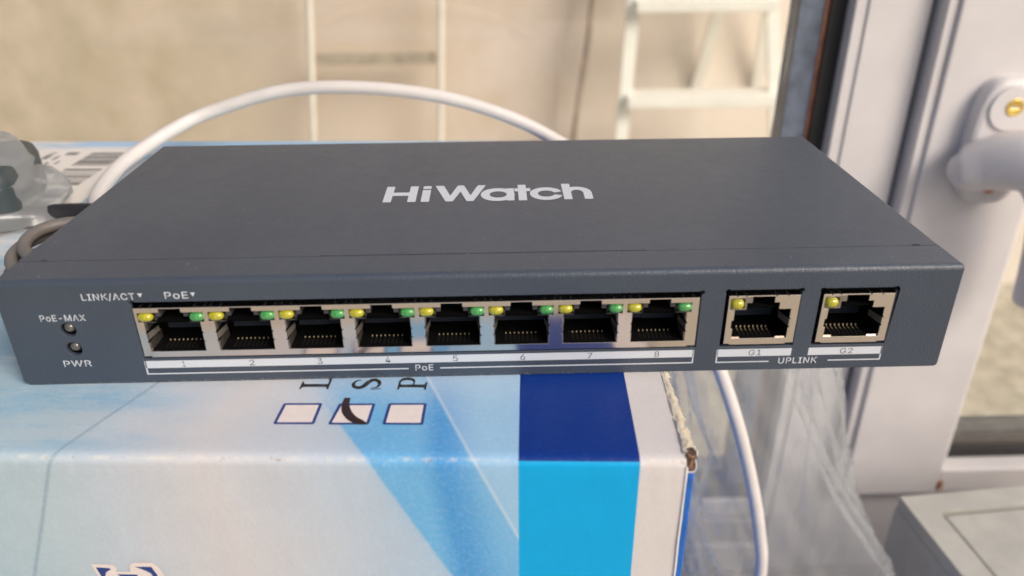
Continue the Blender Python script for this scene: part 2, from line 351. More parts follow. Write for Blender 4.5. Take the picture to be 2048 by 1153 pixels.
# ------------------------------------------------------------------ cardboard box; local frame origin at near right top corner
BA = math.radians(-2.63)
B = thing('printed_cardboard_box', 'large blue and white printed cardboard box under the network switch', 'box', (.1381, -.0297, 0), BA)
t = NT('box_artwork'); sp = t.n('ShaderNodeSeparateXYZ'); t.t.links.new(t.coord(), sp.inputs[0])
U = t.mul(sp.outputs[0], 1000.); Ssum = t.mul(t.add(sp.outputs[1], sp.outputs[2]), 1000.)
ramp = t.n('ShaderNodeValToRGB'); mr = t.n('ShaderNodeMapRange'); warp = t.mul(t.sub(t.noise(28, 3), .5), 22)
t.put(mr.inputs[0], t.add(U, warp)); mr.inputs[1].default_value = -300; mr.inputs[2].default_value = 0; t.t.links.new(mr.outputs[0], ramp.inputs[0])
cr_ = ramp.color_ramp; stops = [(-300, (.74, .68, .66)), (-200, (.66, .64, .64)), (-155, (.34, .49, .58)), (-128, (.42, .53, .59)), (-112, (.50, .56, .63)), (-90, (.60, .585, .60)), (-72, (.51, .565, .64)), (-56, (.42, .54, .67)), (-30, (.38, .54, .71))]
while len(cr_.elements) < len(stops): cr_.elements.new(.5)
for e_, (p_, c_) in zip(cr_.elements, stops): e_.position = (p_+300)/300; e_.color = (*c_, 1)
c = ramp.outputs[0]
strk = t.noise(60, 5, .7, map_scale=(.35, 1.6, 1)); leftm = t.sub(1, t.step(U, -125, -90)); topm = t.step(Ssum, -2, 6)
c = t.mix(t.mul(t.mul(t.step(strk, .42, .68), leftm), t.mul(topm, .75)), c, (.16, .40, .60))
c = t.mix(t.mul(t.step(t.noise(90, 5, .7, map_scale=(.5, 2.2, 1)), .58, .72), t.mul(leftm, t.mul(topm, .5))), c, (.74, .72, .66))
# blue ray
r1 = t.add(t.add(t.add(U, 61.), t.mul(Ssum, .49)), t.mul(t.math('MAXIMUM', Ssum, 0.), .2)); m1 = t.mul(t.step(r1, -.4, .8), t.sub(1, t.step(Ssum, 6, 26)))
m1b = t.mul(t.step(r1, -3, 8), t.sub(1, t.step(Ssum, 12, 38)))
bl = t.mix(t.step(r1, 8, 26), (.12, .41, .72), (.20, .46, .73)); r4 = t.add(t.add(U, 46.5), t.mul(Ssum, .126)); bl = t.mix(t.mul(t.mul(t.step(r4, -5, 0), t.sub(1, t.step(r4, 0, 9))), .85), bl, (.03, .27, .64))
c = t.mix(t.mul(t.math('MAXIMUM', m1, m1b), .92), c, bl)
r2 = t.add(t.add(U, 40.5), t.mul(Ssum, .43))
c = t.mix(t.mul(t.step(r2, -.5, .5), .22), c, (.62, .70, .76)); c = t.mix(t.mul(t.bump_at(r2, 0, .7), .38), c, (.72, .77, .80))
r3 = t.sub(t.add(U, 120.5), t.mul(Ssum, .40)); wob = t.mul(t.sub(t.noise(20, 2), .5), 2.0); r3 = t.add(r3, wob)
c = t.mix(t.mul(t.sub(1, t.step(r3, -9, 0)), .0), c, (.4, .5, .6)); c = t.mix(t.mul(t.bump_at(r3, 0, .75), .62), c, (.20, .31, .40))
c = t.mix(t.mul(t.mul(t.step(Ssum, 196, 199), t.step(U, -228, -215)), .8), c, (.32, .52, .74))
c = t.mix(t.mul(t.mul(t.step(t.noise(30, 3), .45, .6), t.step(Ssum, 100, 120)), t.mul(t.sub(1, t.step(U, -205, -180)), .0)), c, (.4, .6, .8))
# stripes
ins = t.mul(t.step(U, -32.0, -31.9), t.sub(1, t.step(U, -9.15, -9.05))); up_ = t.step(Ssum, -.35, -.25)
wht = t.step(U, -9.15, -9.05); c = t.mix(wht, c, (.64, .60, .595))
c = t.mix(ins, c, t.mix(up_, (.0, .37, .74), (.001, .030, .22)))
# worn crease + paper mottling
cre = t.mul(t.bump_at(Ssum, -.1, 1.1), t.mul(t.step(t.noise(330, 5, .75), .46, .62), t.sub(1, t.mul(ins, .97)))); c = t.mix(t.mul(cre, .5), c, (.74, .70, .62))
fle = t.mul(t.bump_at(Ssum, -.3, 1.1), t.step(t.noise(420, 4, .8), .60, .68)); c = t.mix(t.mul(fle, t.sub(1, ins)), c, (.34, .27, .18))
fib = t.noise(1300, 3, .8); c = t.mix(t.mul(t.step(fib, .50, .80), t.sub(.30, t.mul(ins, .24))), c, t.mix(.5, c, (.75, .78, .8)))
mot = t.noise(110, 5, .7); hs = t.n('ShaderNodeHueSaturation'); t.put(hs.inputs['Value'], t.add(.93, t.mul(mot, .14))); t.put(hs.inputs['Color'], t.mix(t.mul(t.step(t.noise(900, 4, .75), .45, .7), t.mul(t.sub(1, ins), .10)), c, (.82, .83, .84)))
c = t.mix(t.mul(t.mul(t.step(t.noise(2600, 2), .70, .76), ins), .16), c, (.35, .48, .70)); spk = t.step(t.noise(1700, 1), .775, .80); c = t.mix(t.mul(spk, .5), hs.outputs[0], (.16, .14, .12))
t.put(t.b.inputs['Base Color'], c); t.put(t.b.inputs['Roughness'], t.add(.34, t.mul(t.noise(500, 4), .22)))
n1_ = t.bump(t.noise(900, 4, .7), .35, .00018); t.bump(t.add(t.noise(40, 2), t.mul(t.bump_at(Ssum, -1.2, 1.5), .25)), .25, .001, n1_); t.b.inputs['Specular IOR Level'].default_value = .3
M['art'] = t.m
# top + front: one bent liner with a slightly dented rounded fold
def panel(name, prof, x0, x1, nx, mat, parent, amp=.25):
    bm = bmesh.new(); rows = []
    for (y, z) in prof:
        row = []
        for i in range(nx+1):
            x = x0+(x1-x0)*i/nx; k = noise.noise(Vector((x*.06, y*.06, z*.06)))*amp + noise.noise(Vector((x*.35, y*.3, z*.3)))*amp*.25
            near = math.exp(-(abs(y)+abs(z))/2.5); k2 = noise.noise(Vector((x*.5, 3, 0)))*.22*near
            top_ = y > 1.0
            row.append(bm.verts.new((x, y + (0 if top_ else (k*.5+k2)), z-abs(k)*.25-.02+ (k2 if not top_ and z > -2 else 0))))
        rows.append(row)
    for a, b in zip(rows, rows[1:]):
        for i in range(nx): bm.faces.new((a[i], b[i], b[i+1], a[i+1]))
    o = from_bm(name, bm, mat, parent, True); return o
prof = [(y, 0) for y in (205, 160, 120, 90, 60, 45)]+[(y, 0) for y in [40-2*i for i in range(18)]]+[(2.8, -.02), (2.0, -.08), (1.3, -.22), (.75, -.5), (.35, -.95), (.1, -1.6), (0, -2.4)]+[(0, -4-2*i) for i in range(20)]+[(0, z) for z in (-60, -90, -140, -200, -280, -372)]
panel('top_and_front_panel', prof, -330, -.4, 420, M['art'], B)
box('side_panel', M['blue_card'], B, -.1, 1.45, 1.0, 204.5, -371.8, -3.0, bev=.3)
box('side_panel', M['white_card'], B, -331.5, -330.1, 1, 204.5, -371.8, -1, bev=.3)
box('back_panel', M['white_card'], B, -330, -.5, 203.5, 205.1, -371.8, -1)
# liner edge standing a little proud down the front corner
bm = bmesh.new(); pr = [];
for i in range(60):
    z = -1.5-i*6.2; k = noise.noise(Vector((0, 0, z*.12)))
    pr.append((-.35+.22*k, -.12-.25*abs(k), z))
tube_bm(bm, pr, [.20+.10*abs(noise.noise(Vector((5, 0, i*.9)))) for i in range(60)], 6); from_bm('peeled_liner_edge', bm, M['white_card'], B, True)
# torn cream paper layers along the top right edge, ragged and frayed
def torn_layer(name, mat, x_in, x_out, zb, seed, rag, parent, y0=2.4):
    bm = bmesh.new(); rows = []; n = 900; nj = 6
    for i in range(n+1):
        f = i/n; y = y0+(f**1.7)*200; wd = .38+.68*math.exp(-y/20)
        nz1 = noise.noise(Vector((seed, y*.45, 0))); nz2 = noise.noise(Vector((seed, y*1.9, 5))); nz3 = noise.noise(Vector((seed, y*6, 9)))
        xo = x_in+(x_out-x_in)*wd*(1+rag*(.7*nz1+.6*nz2+.5*nz3)); xi = x_in-.3*rag*(nz2+nz3)*wd; row = []
        for j in range(nj+1):
            g = j/nj; x = xi+(xo-xi)*g
            z = zb+math.sin(g*math.pi)*.75*wd*(1+.5*nz1)-1.0*g**3*wd+.32*wd*noise.noise(Vector((seed+g*2.2, y*1.5, 2)))+.16*noise.noise(Vector((seed+g*5, y*4.5, 2)))
            row.append(bm.verts.new((x, y+.25*noise.noise(Vector((g*4, y*3, seed))), z)))
        rows.append(row)
    for p, q in zip(rows, rows[1:]):
        for j in range(nj): bm.faces.new((p[j], q[j], q[j+1], p[j+1]))
    bmesh.ops.solidify(bm, geom=bm.faces[:], thickness=.08); return from_bm(name, bm, mat, parent)
torn_layer('torn_edge', M['torn'], -.9, 1.9, -.3, 1.7, .42, B)
torn_layer('torn_edge', M['torn'], -.3, 2.1, -1.0, 8.2, .7, B, 3.2)
torn_layer('torn_edge', M['white_card'], -1.2, .6, -.2, 4.4, .45, B, 1.8)
# crushed corrugated end at the corner
bm = bmesh.new(); bx(bm, -.3, 1.6, .9, 3.6, -3.2, .2); co = from_bm('corrugated_end', bm, M['kraft_dark'], B)
bm = bmesh.new()
zz = [(-.1, .5), (.55, .15), (1.1, .35), (.45, -.15), (1.05, -.35), (.35, -.6), (1.0, -.95), (.25, -1.15), (.85, -1.55), (.1, -1.7), (1.1, -2.0), (.2, -2.3), (1.2, -2.6), (.5, -2.9)]
tube_bm(bm, [(x*1.15, .78-.25*(i % 2)+.55*(max(0, z+.3)), z) for i, (x, z) in enumerate(zz)], .10, 6)
tube_bm(bm, [(x+.22, 1.0, z-.22) for i, (x, z) in enumerate(zz[:-1])], .09, 6); from_bm('flute', bm, M['kraft'], co)
bm = bmesh.new(); tube_bm(bm, spline([(-.3, .6, -3.1), (.5, .55, -3.25), (1.3, .6, -3.0), (1.5, .62, -2.0), (1.45, .7, -1.2), (1.35, .9, -.6), (1.6, 1.4, .0), (1.75, 2.2, .35), (1.2, 3.2, .5)], 5), .14, 6); from_bm('liner_rim', bm, M['white_card'], co, True)
# prints on the box (on the top: local xy; on the front: local xz)
TOPZ = .03
def decal(name, loops, mat, z=TOPZ, parent=B): return from_bm(name, flat(loops, XY(z)), mat, parent)
def rrect(q, r, n=4):
    out = []
    for i in range(4):
        p0, p1, p2 = Vector(q[i-1]), Vector(q[i]), Vector(q[(i+1) % 4]); a = p1+(p0-p1).normalized()*r; b = p1+(p2-p1).normalized()*r
        for k in range(n+1):
            t_ = k/n; out.append(tuple((a*(1-t_)**2+p1*2*t_*(1-t_)+b*t_*t_)))
    return out
for q in ([(-81.1, 17.3), (-73.0, 17.4), (-73.0, 10.3), (-81.3, 10.2)], [(-69.5, 17.3), (-61.9, 17.4), (-62.0, 10.3), (-70.2, 10.2)], [(-59.2, 17.5), (-51.2, 17.6), (-51.1, 10.3), (-59.3, 10.3)]):
    c0 = Vector((sum(p[0] for p in q)/4, sum(p[1] for p in q)/4)); inn = [(p[0]+(.62 if p[0] < c0.x else -.62), p[1]+(.62 if p[1] < c0.y else -.62)) for p in q]
    o = decal('check_box', [rrect(q, .5), inn], M['checkink'])
    from_bm('box_filling', flat([inn], XY(TOPZ)), M['pinkpaper'], o)
tk = spline([(-68.15, 19.3, 0), (-68.1, 17, 0), (-67.4, 14.6, 0), (-65.9, 12.4, 0), (-63.9, 11.0, 0), (-62.4, 10.5, 0)], 6); wd = [.62, .8, .95, .95, .8, .25]
Lf, Rt = [], []
for i, p in enumerate(tk):
    d = (tk[min(i+1, len(tk)-1)]-tk[max(i-1, 0)]).normalized(); n_ = Vector((-d.y, d.x, 0)); f = i/(len(tk)-1)*5; a = int(min(f, 4)); w_ = wd[a]*(1-(f-a))+wd[a+1]*(f-a)
    Lf.append(tuple((p+n_*w_)[:2])); Rt.append(tuple((p-n_*w_)[:2]))
decal('marker_tick', [Lf+Rt[::-1]], M['marker'], TOPZ+.03)
# rotated serif letters: local axes (a: reading up = +x of box, b: reading direction = +y)
def rot(loop, x0, y0, sx=1, sy=1): return [(x0+p[1]*sx, y0+p[0]*sy) for p in loop]
# letters drawn in own frame (a to the right, h up); printed so their tops point to -x and a runs to +y
def glyph(name, loops, xb, y0):   # xb: baseline x, top towards -x
    decal(name, [[(xb-h, y0+a) for a, h in lp] for lp in loops], M['blackink'])
LL = [(0, 0), (4.4, 0), (4.9, 1.5), (4.5, 1.6), (3.6, .5), (2.1, .45), (1.95, .8), (1.95, 5.3), (2.1, 5.75), (2.9, 5.95), (2.9, 6.25), (0, 6.25), (0, 5.95), (.75, 5.75), (.9, 5.3), (.9, .9), (.75, .5), (0, .3)]
glyph('printed_letter', [LL], -73.0, 22.4)
PP = [(0, 0), (2.9, 0), (2.9, .3), (2.1, .5), (1.95, .9), (1.95, 2.7), (3.1, 2.7)]+[(3.1+1.55*math.sin(a), 4.45-1.75*math.cos(a)) for a in [i*math.pi/10 for i in range(1, 10)]]+[(3.1, 6.2), (0, 6.2), (0, 5.9), (.75, 5.7), (.9, 5.3), (.9, .9), (.75, .5), (0, .3)]
PI_ = [(1.95, 3.05), (2.9, 3.05)]+[(2.9+.72*math.sin(a), 4.4-1.35*math.cos(a)) for a in [i*math.pi/8 for i in range(1, 8)]]+[(2.9, 5.75), (1.95, 5.75)]
glyph('printed_letter', [PP, PI_], -52.0, 22.4)
sc = spline([(.6, 1.9, 0), (.9, .75, 0), (2.1, .3, 0), (3.3, .75, 0), (3.75, 1.8, 0), (2.9, 2.8, 0), (1.5, 3.5, 0), (.75, 4.5, 0), (1.2, 5.6, 0), (2.3, 5.95, 0), (3.3, 5.5, 0), (3.6, 4.6, 0)], 5)
Lf, Rt = [], []
for i, p in enumerate(sc):
    d = (sc[min(i+1, len(sc)-1)]-sc[max(i-1, 0)]).normalized(); n_ = Vector((-d.y, d.x, 0)); f = i/(len(sc)-1); w_ = .18+.42*math.sin(f*math.pi)**1.5
    Lf.append(tuple((p+n_*w_)[:2])); Rt.append(tuple((p-n_*w_)[:2]))
glyph('printed_letter', [Lf+Rt[::-1]], -62.0, 22.3)
decal('printed_letter', [[(-63.9, 22.3), (-61.7, 22.6), (-61.7, 22.9), (-63.9, 22.45)]], M['blackink'])
# emblem fragment low on the front
FY = -.22
def fdecal(name, loops, mat, y=FY): return from_bm(name, flat(loops, XZ(y)), mat, B)
em = fdecal('emblem_border', [[(-120.4, -28.0), (-115.8, -28.2), (-115.1, -29.2), (-115.6, -30.2), (-112.6, -30.2), (-112.3, -28.2), (-111.5, -27.6), (-107.4, -27.5), (-106.4, -28.6), (-104.8, -33.8), (-103.5, -44), (-123, -44), (-119.4, -33)]], M['pinkpaper'])
def sub(loops): return from_bm('emblem_mark', flat(loops, XZ(FY-.03)), M['checkink'], em)
sub([[(-119.5, -29.0), (-116.6, -29.2), (-116.5, -29.6), (-117.6, -30.3), (-118.1, -31.3), (-118.0, -33), (-118.4, -40), (-120.6, -40), (-118.9, -32)]])
sub([[(-111.3, -28.7), (-107.8, -28.7), (-107.1, -31), (-106, -40), (-107.6, -40), (-107.8, -32.5), (-108.3, -30.6), (-109.3, -29.8)]])
sub([[(-115.5, -30.9), (-111.2, -31.0), (-111.4, -32), (-110.5, -40), (-114, -40), (-113.8, -33)]])
# shipping label with bar code on the far left of the top
lab = from_bm('shipping_label', flat([[(-232, 193.5), (-191.5, 193.5), (-184.6, 172), (-184.4, 122.5), (-212, 121.5), (-231, 121.5)]], XY(.05)), M['sticker'], B)
bm = bmesh.new(); y = 128.0; bars = []
while y < 189:
    w_ = rnd.choice([.35, .4, .6, .9, 1.5]); 
    if not (146 < y < 149 or 168 < y < 171): bars.append((y, w_))
    y += w_+rnd.choice([.45, .6, .9])
for y, w_ in bars:
    vs = [bm.verts.new(p) for p in ((-209, y, .08), (-194.5, y, .08), (-194.5, y+w_, .08), (-209, y+w_, .08))]; bm.faces.new(vs)
from_bm('bar_code', bm, M['ink'], lab)
bm = bmesh.new()
for (cx_, y0, y1, h, gap) in ((-226, 134, 190, 2.8, .16), (-221, 130, 184, 1.5, .3), (-217.3, 130, 178, 1.3, .35), (-213.5, 126, 166, 1.3, .3), (-219, 186, 191, 5, .1)):
    y = y0
    while y < y1:
        l_ = rnd.uniform(.7, 1.6)
        if rnd.random() > gap:
            vs = [bm.verts.new(p) for p in ((cx_, y, .08), (cx_+h, y, .08), (cx_+h, y+l_, .08), (cx_, y+l_, .08))]; bm.faces.new(vs)
        y += l_+.45
from_bm('label_print', bm, M['ink'], lab)

# ------------------------------------------------------------------ the network switch (mm)
SWT = thing('network_switch', 'dark blue-grey metal eight port network switch resting on the printed box', 'network switch')
Wd, D, H = 200.0, 93.6, 25.0; r = 1.3
port_x = [29.0+14.6*i for i in range(8)]
holes = []
holes.append([(27.0, 6.2), (145.6, 6.2), (145.6, 19.0), (146.3, 19.6), (145.9, 20.1), (145.0, 19.8), (28.0, 19.8), (27.4, 20.2), (26.6, 19.8), (27.0, 19.0)])
UP = (151.0, 171.0)
for u in UP: holes.append([(u-.2, 6.2), (u+15.8, 6.2), (u+15.8, 19.2), (u+16.3, 19.7), (u+15.9, 20.3), (u+15, 20.0), (u+.7, 20.0), (u+.2, 20.3), (u-.4, 19.8), (u-.2, 19.2)])
for z in (13.6, 8.95): holes.append(circ(12.85, z, 1.6, 32))
outer = [(1.2, 0.05), (Wd-.9, 0.05), (Wd-.2, .3), (Wd, .9), (Wd, H-r), (0, H-r), (0, .9)]
bm = plate_bm([outer]+holes, 0, 1.0, .16, skip=lambda e: all(v.co.z > H-r-.01 for v in e.verts))
# folded top flange
prof = [(0, H-r)]+[(r-r*math.cos(a), H-r+r*math.sin(a)) for a in [math.radians(x) for x in (15, 30, 45, 60, 75, 90)]]
def sweep(bm, prof, x0, x1, th=.9):
    rows = []
    for i, (y, z) in enumerate(prof): rows.append([bm.verts.new((x0[i], y, z)), bm.verts.new((x1[i], y, z))])
    for a, b in zip(rows, rows[1:]): bm.faces.new((a[0], a[1], b[1], b[0]))
prof2 = prof+[(2.2, H), (9.78, H), (9.78, H-.9)]
ins_ = [0, .02, .05, .1, .2, .4, .6, .9, .9, .9]
sweep(bm, prof2, ins_, [Wd-i for i in ins_])
fp = from_bm('front_panel', bm, M['coat'], SWT)
# wider notch in the flange is made by the cover edge
box('side_flange', M['coat'], SWT, .0, .5, .9, 9.8, .6, H-.35, bev=.12); box('side_flange', M['coat'], SWT, Wd-.5, Wd, .9, 9.8, .6, H-.35, bev=.12)
box('side_flange', M['hole'], SWT, Wd-.9, Wd-.52, 1.5, 9.7, 5, H-.9); 
# cover: top with rounded long sides
co_ = [(0.0, 10.0), (5.1, 10.0), (5.2, 10.55), (6.4, 10.55), (6.5, 10.0), (64.6, 9.96), (64.8, 10.24), (135.2, 10.24), (135.4, 9.96), (193.6, 10.0), (193.7, 10.6), (195.3, 10.6), (195.4, 10.0), (Wd, 10.0), (Wd, D), (0, D)]
bm = flat([co_], XY(H)); bmesh.ops.dissolve_limit(bm, angle_limit=.001, verts=bm.verts, edges=bm.edges); rr_ = bmesh.ops.extrude_face_region(bm, geom=bm.faces[:])
for v in [v for v in rr_['geom'] if isinstance(v, bmesh.types.BMVert)]: v.co.z = .9
bm.normal_update()
es = [e for e in bm.edges if all(abs(v.co.z-H) < 1e-3 for v in e.verts) and len(e.link_faces) == 2 and e.calc_face_angle(0) > 1 and (all(v.co.y > D-.01 for v in e.verts) or all(v.co.x < .01 for v in e.verts) or all(v.co.x > Wd-.01 for v in e.verts))]
bmesh.ops.bevel(bm, geom=es, offset=.9, segments=4, profile=.5, affect='EDGES')
cv = from_bm('cover', bm, M['coat'], SWT)
box('bottom_plate', M['coat'], SWT, .8, Wd-.8, 1.1, D-1, .1, .8)
box('chassis_core', M['hole'], SWT, 1, Wd-1, 15, D-1.5, .9, H-1.2)
# logo on the cover
LG = []
LG.append(('H', [[(74.3, 41.4), (76.4, 41.4), (76.4, 45.9), (80.5, 45.9), (80.5, 41.4), (82.6, 41.4), (82.6, 52.8), (80.5, 52.8), (80.5, 48.3), (76.4, 48.3), (76.4, 52.8), (74.3, 52.8)]]))
LG.append(('i', [rect(83.9, 86.0, 41.4, 49.9)])); LG.append(('i', [rect(83.9, 86.0, 50.7, 52.8)]))
LG.append(('W', [[(87.0, 52.9), (90.2, 41.4), (92.0, 41.4), (93.75, 48.4), (95.5, 41.4), (97.2, 41.4), (100.3, 52.9), (98.2, 52.9), (96.4, 45.4), (94.5, 52.9), (92.9, 52.9), (91.2, 45.4), (89.2, 52.9)]]))
LG.append(('a', [ell(103.4, 45.75, 4.35, 4.6, 2.1)+[], ell(103.5, 45.75, 2.2, 2.25, 2.1)]))
LG.append(('a', [rect(105.75, 107.6, 41.3, 50.1)]))
LG.append(('t', [[(108.7, 41.3), (110.8, 41.3), (110.8, 47.8), (111.9, 47.8), (111.9, 50.0), (110.8, 50.0), (110.8, 52.7), (108.7, 52.7), (108.7, 50.0), (107.8, 50.0), (107.8, 47.8), (108.7, 47.8)]]))
LG.append(('c', [ell(115.9, 45.85, 4.2, 4.55, 2.1, 17, 343)+ell(115.9, 45.85, 2.15, 2.25, 2.1, 17, 343)[::-1]]))
hh = [(120.25, 41.5), (122.35, 41.5), (122.35, 46.4)]+[(123.9+1.6*math.cos(a), 46.0+2.3*math.sin(a)) for a in [math.pi-i*math.pi/10 for i in range(1, 11)]]+[(125.45, 41.6), (127.6, 41.6)]+[(123.9+3.75*math.cos(a), 46.2+4.35*math.sin(a)) for a in [i*math.pi/14 for i in range(0, 9)]]+[(122.4, 50.2), (122.4, 52.95), (120.25, 52.95)]
LG.append(('h', [hh]))
for i, (n_, lp) in enumerate(LG): 
    z = H+.035+(.012 if n_ == 'a' and len(lp) == 1 else 0)
    from_bm('logo_letter', flat(lp, XY(z)), M['print'], cv)
# silk-screen prints on the front
PY = -.035
F = XZ(PY); F2 = XZ(PY-.02)
def fr(name, loops, mat=M['print'], f=F): return from_bm(name, flat(loops, f), mat, fp)
s1 = fr('port_number_strip', [rect(26.9, 145.25, 3.75, 5.6)])
fr('bracket_line', [[(26.75, 2.15), (83.2, 2.15), (83.2, 2.45), (27.1, 2.45), (27.1, 5.6), (26.75, 5.6)]]); fr('bracket_line', [[(90.1, 2.15), (145.4, 2.15), (145.4, 5.6), (145.1, 5.6), (145.1, 2.45), (90.1, 2.45)]])
for i in range(8):
    cx_ = 35.1+14.6*i; wch = .32 if i == 0 else .56
    text('port_number', str(i+1), M['ink'], fp, F2, cx_-wch/1, cx_+wch/1*.9, 3.98, 1.42, 0)
text('printed_lettering', 'PoE', M['print'], fp, F, 84.7, 88.6, 1.75, 1.5, .007)
text('printed_lettering', 'LINK/ACT', M['print'], fp, F, 17.55, 28.4, 20.55, 1.55, .008)
text('printed_lettering', 'PoE', M['print'], fp, F, 34.5, 39.25, 20.6, 1.55, .008)
fr('printed_triangle', [[(29.0, 21.95), (30.05, 21.95), (29.52, 21.0)]]); fr('printed_triangle', [[(39.75, 21.95), (40.8, 21.95), (40.27, 21.0)]])
text('printed_lettering', 'PoE-MAX', M['print'], fp, F, 7.8, 17.15, 15.8, 1.45, .008)
text('printed_lettering', 'PWR', M['print'], fp, F, 9.7, 15.55, 4.6, 1.5, .008)
text('printed_lettering', 'UPLINK', M['print'], fp, F, 164.25, 172.8, 1.62, 1.5, .008)
fr('port_number_strip', [rect(150.5, 166.75, 3.65, 5.55)]); fr('port_number_strip', [rect(170.5, 186.75, 3.65, 5.55)])
fr('bracket_line', [[(150.35, 2.1), (162.1, 2.1), (162.1, 2.38), (150.65, 2.38), (150.65, 5.5), (150.35, 5.5)]]); fr('bracket_line', [[(175.2, 2.1), (186.8, 2.1), (186.8, 5.5), (186.5, 5.5), (186.5, 2.38), (175.2, 2.38)]])
text('port_number', 'G1', M['ink'], fp, F2, 157.4, 160.15, 3.9, 1.4, 0); text('port_number', 'G2', M['ink'], fp, F2, 177.5, 180.3, 3.9, 1.4, 0)
# two round indicators
for z in (13.6, 8.95):
    bm = bmesh.new(); bmesh.ops.create_uvsphere(bm, u_segments=24, v_segments=16, radius=1); 
    for v in bm.verts: v.co = Vector((12.95+v.co.x*1.28, 1.15+v.co.y*1.35, z+.35+v.co.z*1.22))
    from_bm('indicator_light', bm, M['led_d'], SWT, True)
    bm = bmesh.new(); bx(bm, 10.5, 15.2, 3, 3.2, z-2.3, z+2.3); from_bm('indicator_well', bm, M['hole'], SWT)
# eight-port shield
YF = -.28
def opening(x):
    return [(x, 8.1), (x+11.65, 8.1), (x+11.65, 10.3), (x+11.95, 10.5), (x+11.65, 10.7), (x+11.65, 12.4), (x+11.95, 12.6), (x+11.65, 12.8), (x+11.65, 15.2), (x+12.55, 15.2), (x+12.55, 17.4), (x+8.05, 17.45), (x+8.05, 18.35), (x+3.55, 18.35), (x+3.55, 17.5), (x-1.05, 17.4), (x-1.05, 15.3), (x, 15.3), (x, 12.8), (x-.3, 12.6), (x, 12.4), (x, 10.7), (x-.3, 10.5), (x, 10.3)]
bm = plate_bm([[(27.35, 6.95), (28.9, 6.95), (28.9, 6.65), (143.5, 6.65), (143.5, 6.95), (145.25, 6.95), (145.25, 18.6), (27.35, 18.6)]]+[opening(x) for x in port_x], YF, .35, .05)
bx(bm, 27.4, 145.2, YF+.36, 14, 18.3, 18.55); bx(bm, 27.4, 27.65, YF+.36, 14, 6.8, 18.28); bx(bm, 144.95, 145.2, YF+.36, 14, 6.8, 18.28)
sh = from_bm('port_shield', bm, M['tin'], SWT)
bm = bmesh.new()
for x in port_x:
    for dx in (-.6, 1.4, 10.6, 12.7): bx(bm, x+dx, x+dx+.35, .3, 5, 18.56, 18.62)
from_bm('shield_slot', bm, M['hole'], sh)
LEDM = {}
def ledmesh():
    bm = bmesh.new(); bmesh.ops.create_uvsphere(bm, u_segments=28, v_segments=18, radius=1)
    for v in bm.verts:
        c_ = v.co; f_ = lambda a, p: math.copysign(abs(a)**p, a)
        v.co = Vector((f_(c_.x, .72)*1.58, f_(c_.y, .85)*1.3, f_(c_.z, .80)*1.02))
    bmesh.ops.scale(bm, vec=(MM,)*3, verts=bm.verts); me = bpy.data.meshes.new('status_led'); bm.to_mesh(me); bm.free()
    for p in me.polygons: p.use_smooth = True
    return me
ly = ledmesh(); ly.materials.append(M['led_y']); lg = ledmesh(); lg.materials.append(M['led_g'])
def place(name, me, parent, x, y, z, ry=0):
    o = bpy.data.objects.new(name, me); COL.objects.link(o); o.parent = parent; o.location = (x*MM, y*MM, z*MM); o.rotation_euler = (0, ry, 0); return o
def cavity(bm, x0, x1, z0, z1, y0, y1):
    v = [bm.verts.new(p) for p in ((x0, y0, z0), (x1, y0, z0), (x1, y0, z1), (x0, y0, z1), (x0, y1, z0), (x1, y1, z0), (x1, y1, z1), (x0, y1, z1))]
    for q in ((0, 1, 5, 4), (1, 2, 6, 5), (2, 3, 7, 6), (3, 0, 4, 7), (4, 5, 6, 7)): bm.faces.new([v[i] for i in q])
def pins(x0, parent, h=.30, z0=8.35, stems=False):
    bm = bmesh.new()
    for k in range(8):
        x = x0+k*.93
        bx(bm, x-.10, x+.10, 4.0, 4.25, z0, z0+h); 
        if stems: bx(bm, x-.045, x+.045, 2.9, 3.8, z0-.15, z0-.02)
    o = from_bm('contacts', bm, M['gold'], parent)
    bm = bmesh.new()
    for k in range(8):
        x = x0+k*.93; bx(bm, x-.16, x+.16, 1.2, 3.55, z0-.25, z0-.1)
    from_bm('contact_rib', bm, M['rib'], parent); return o
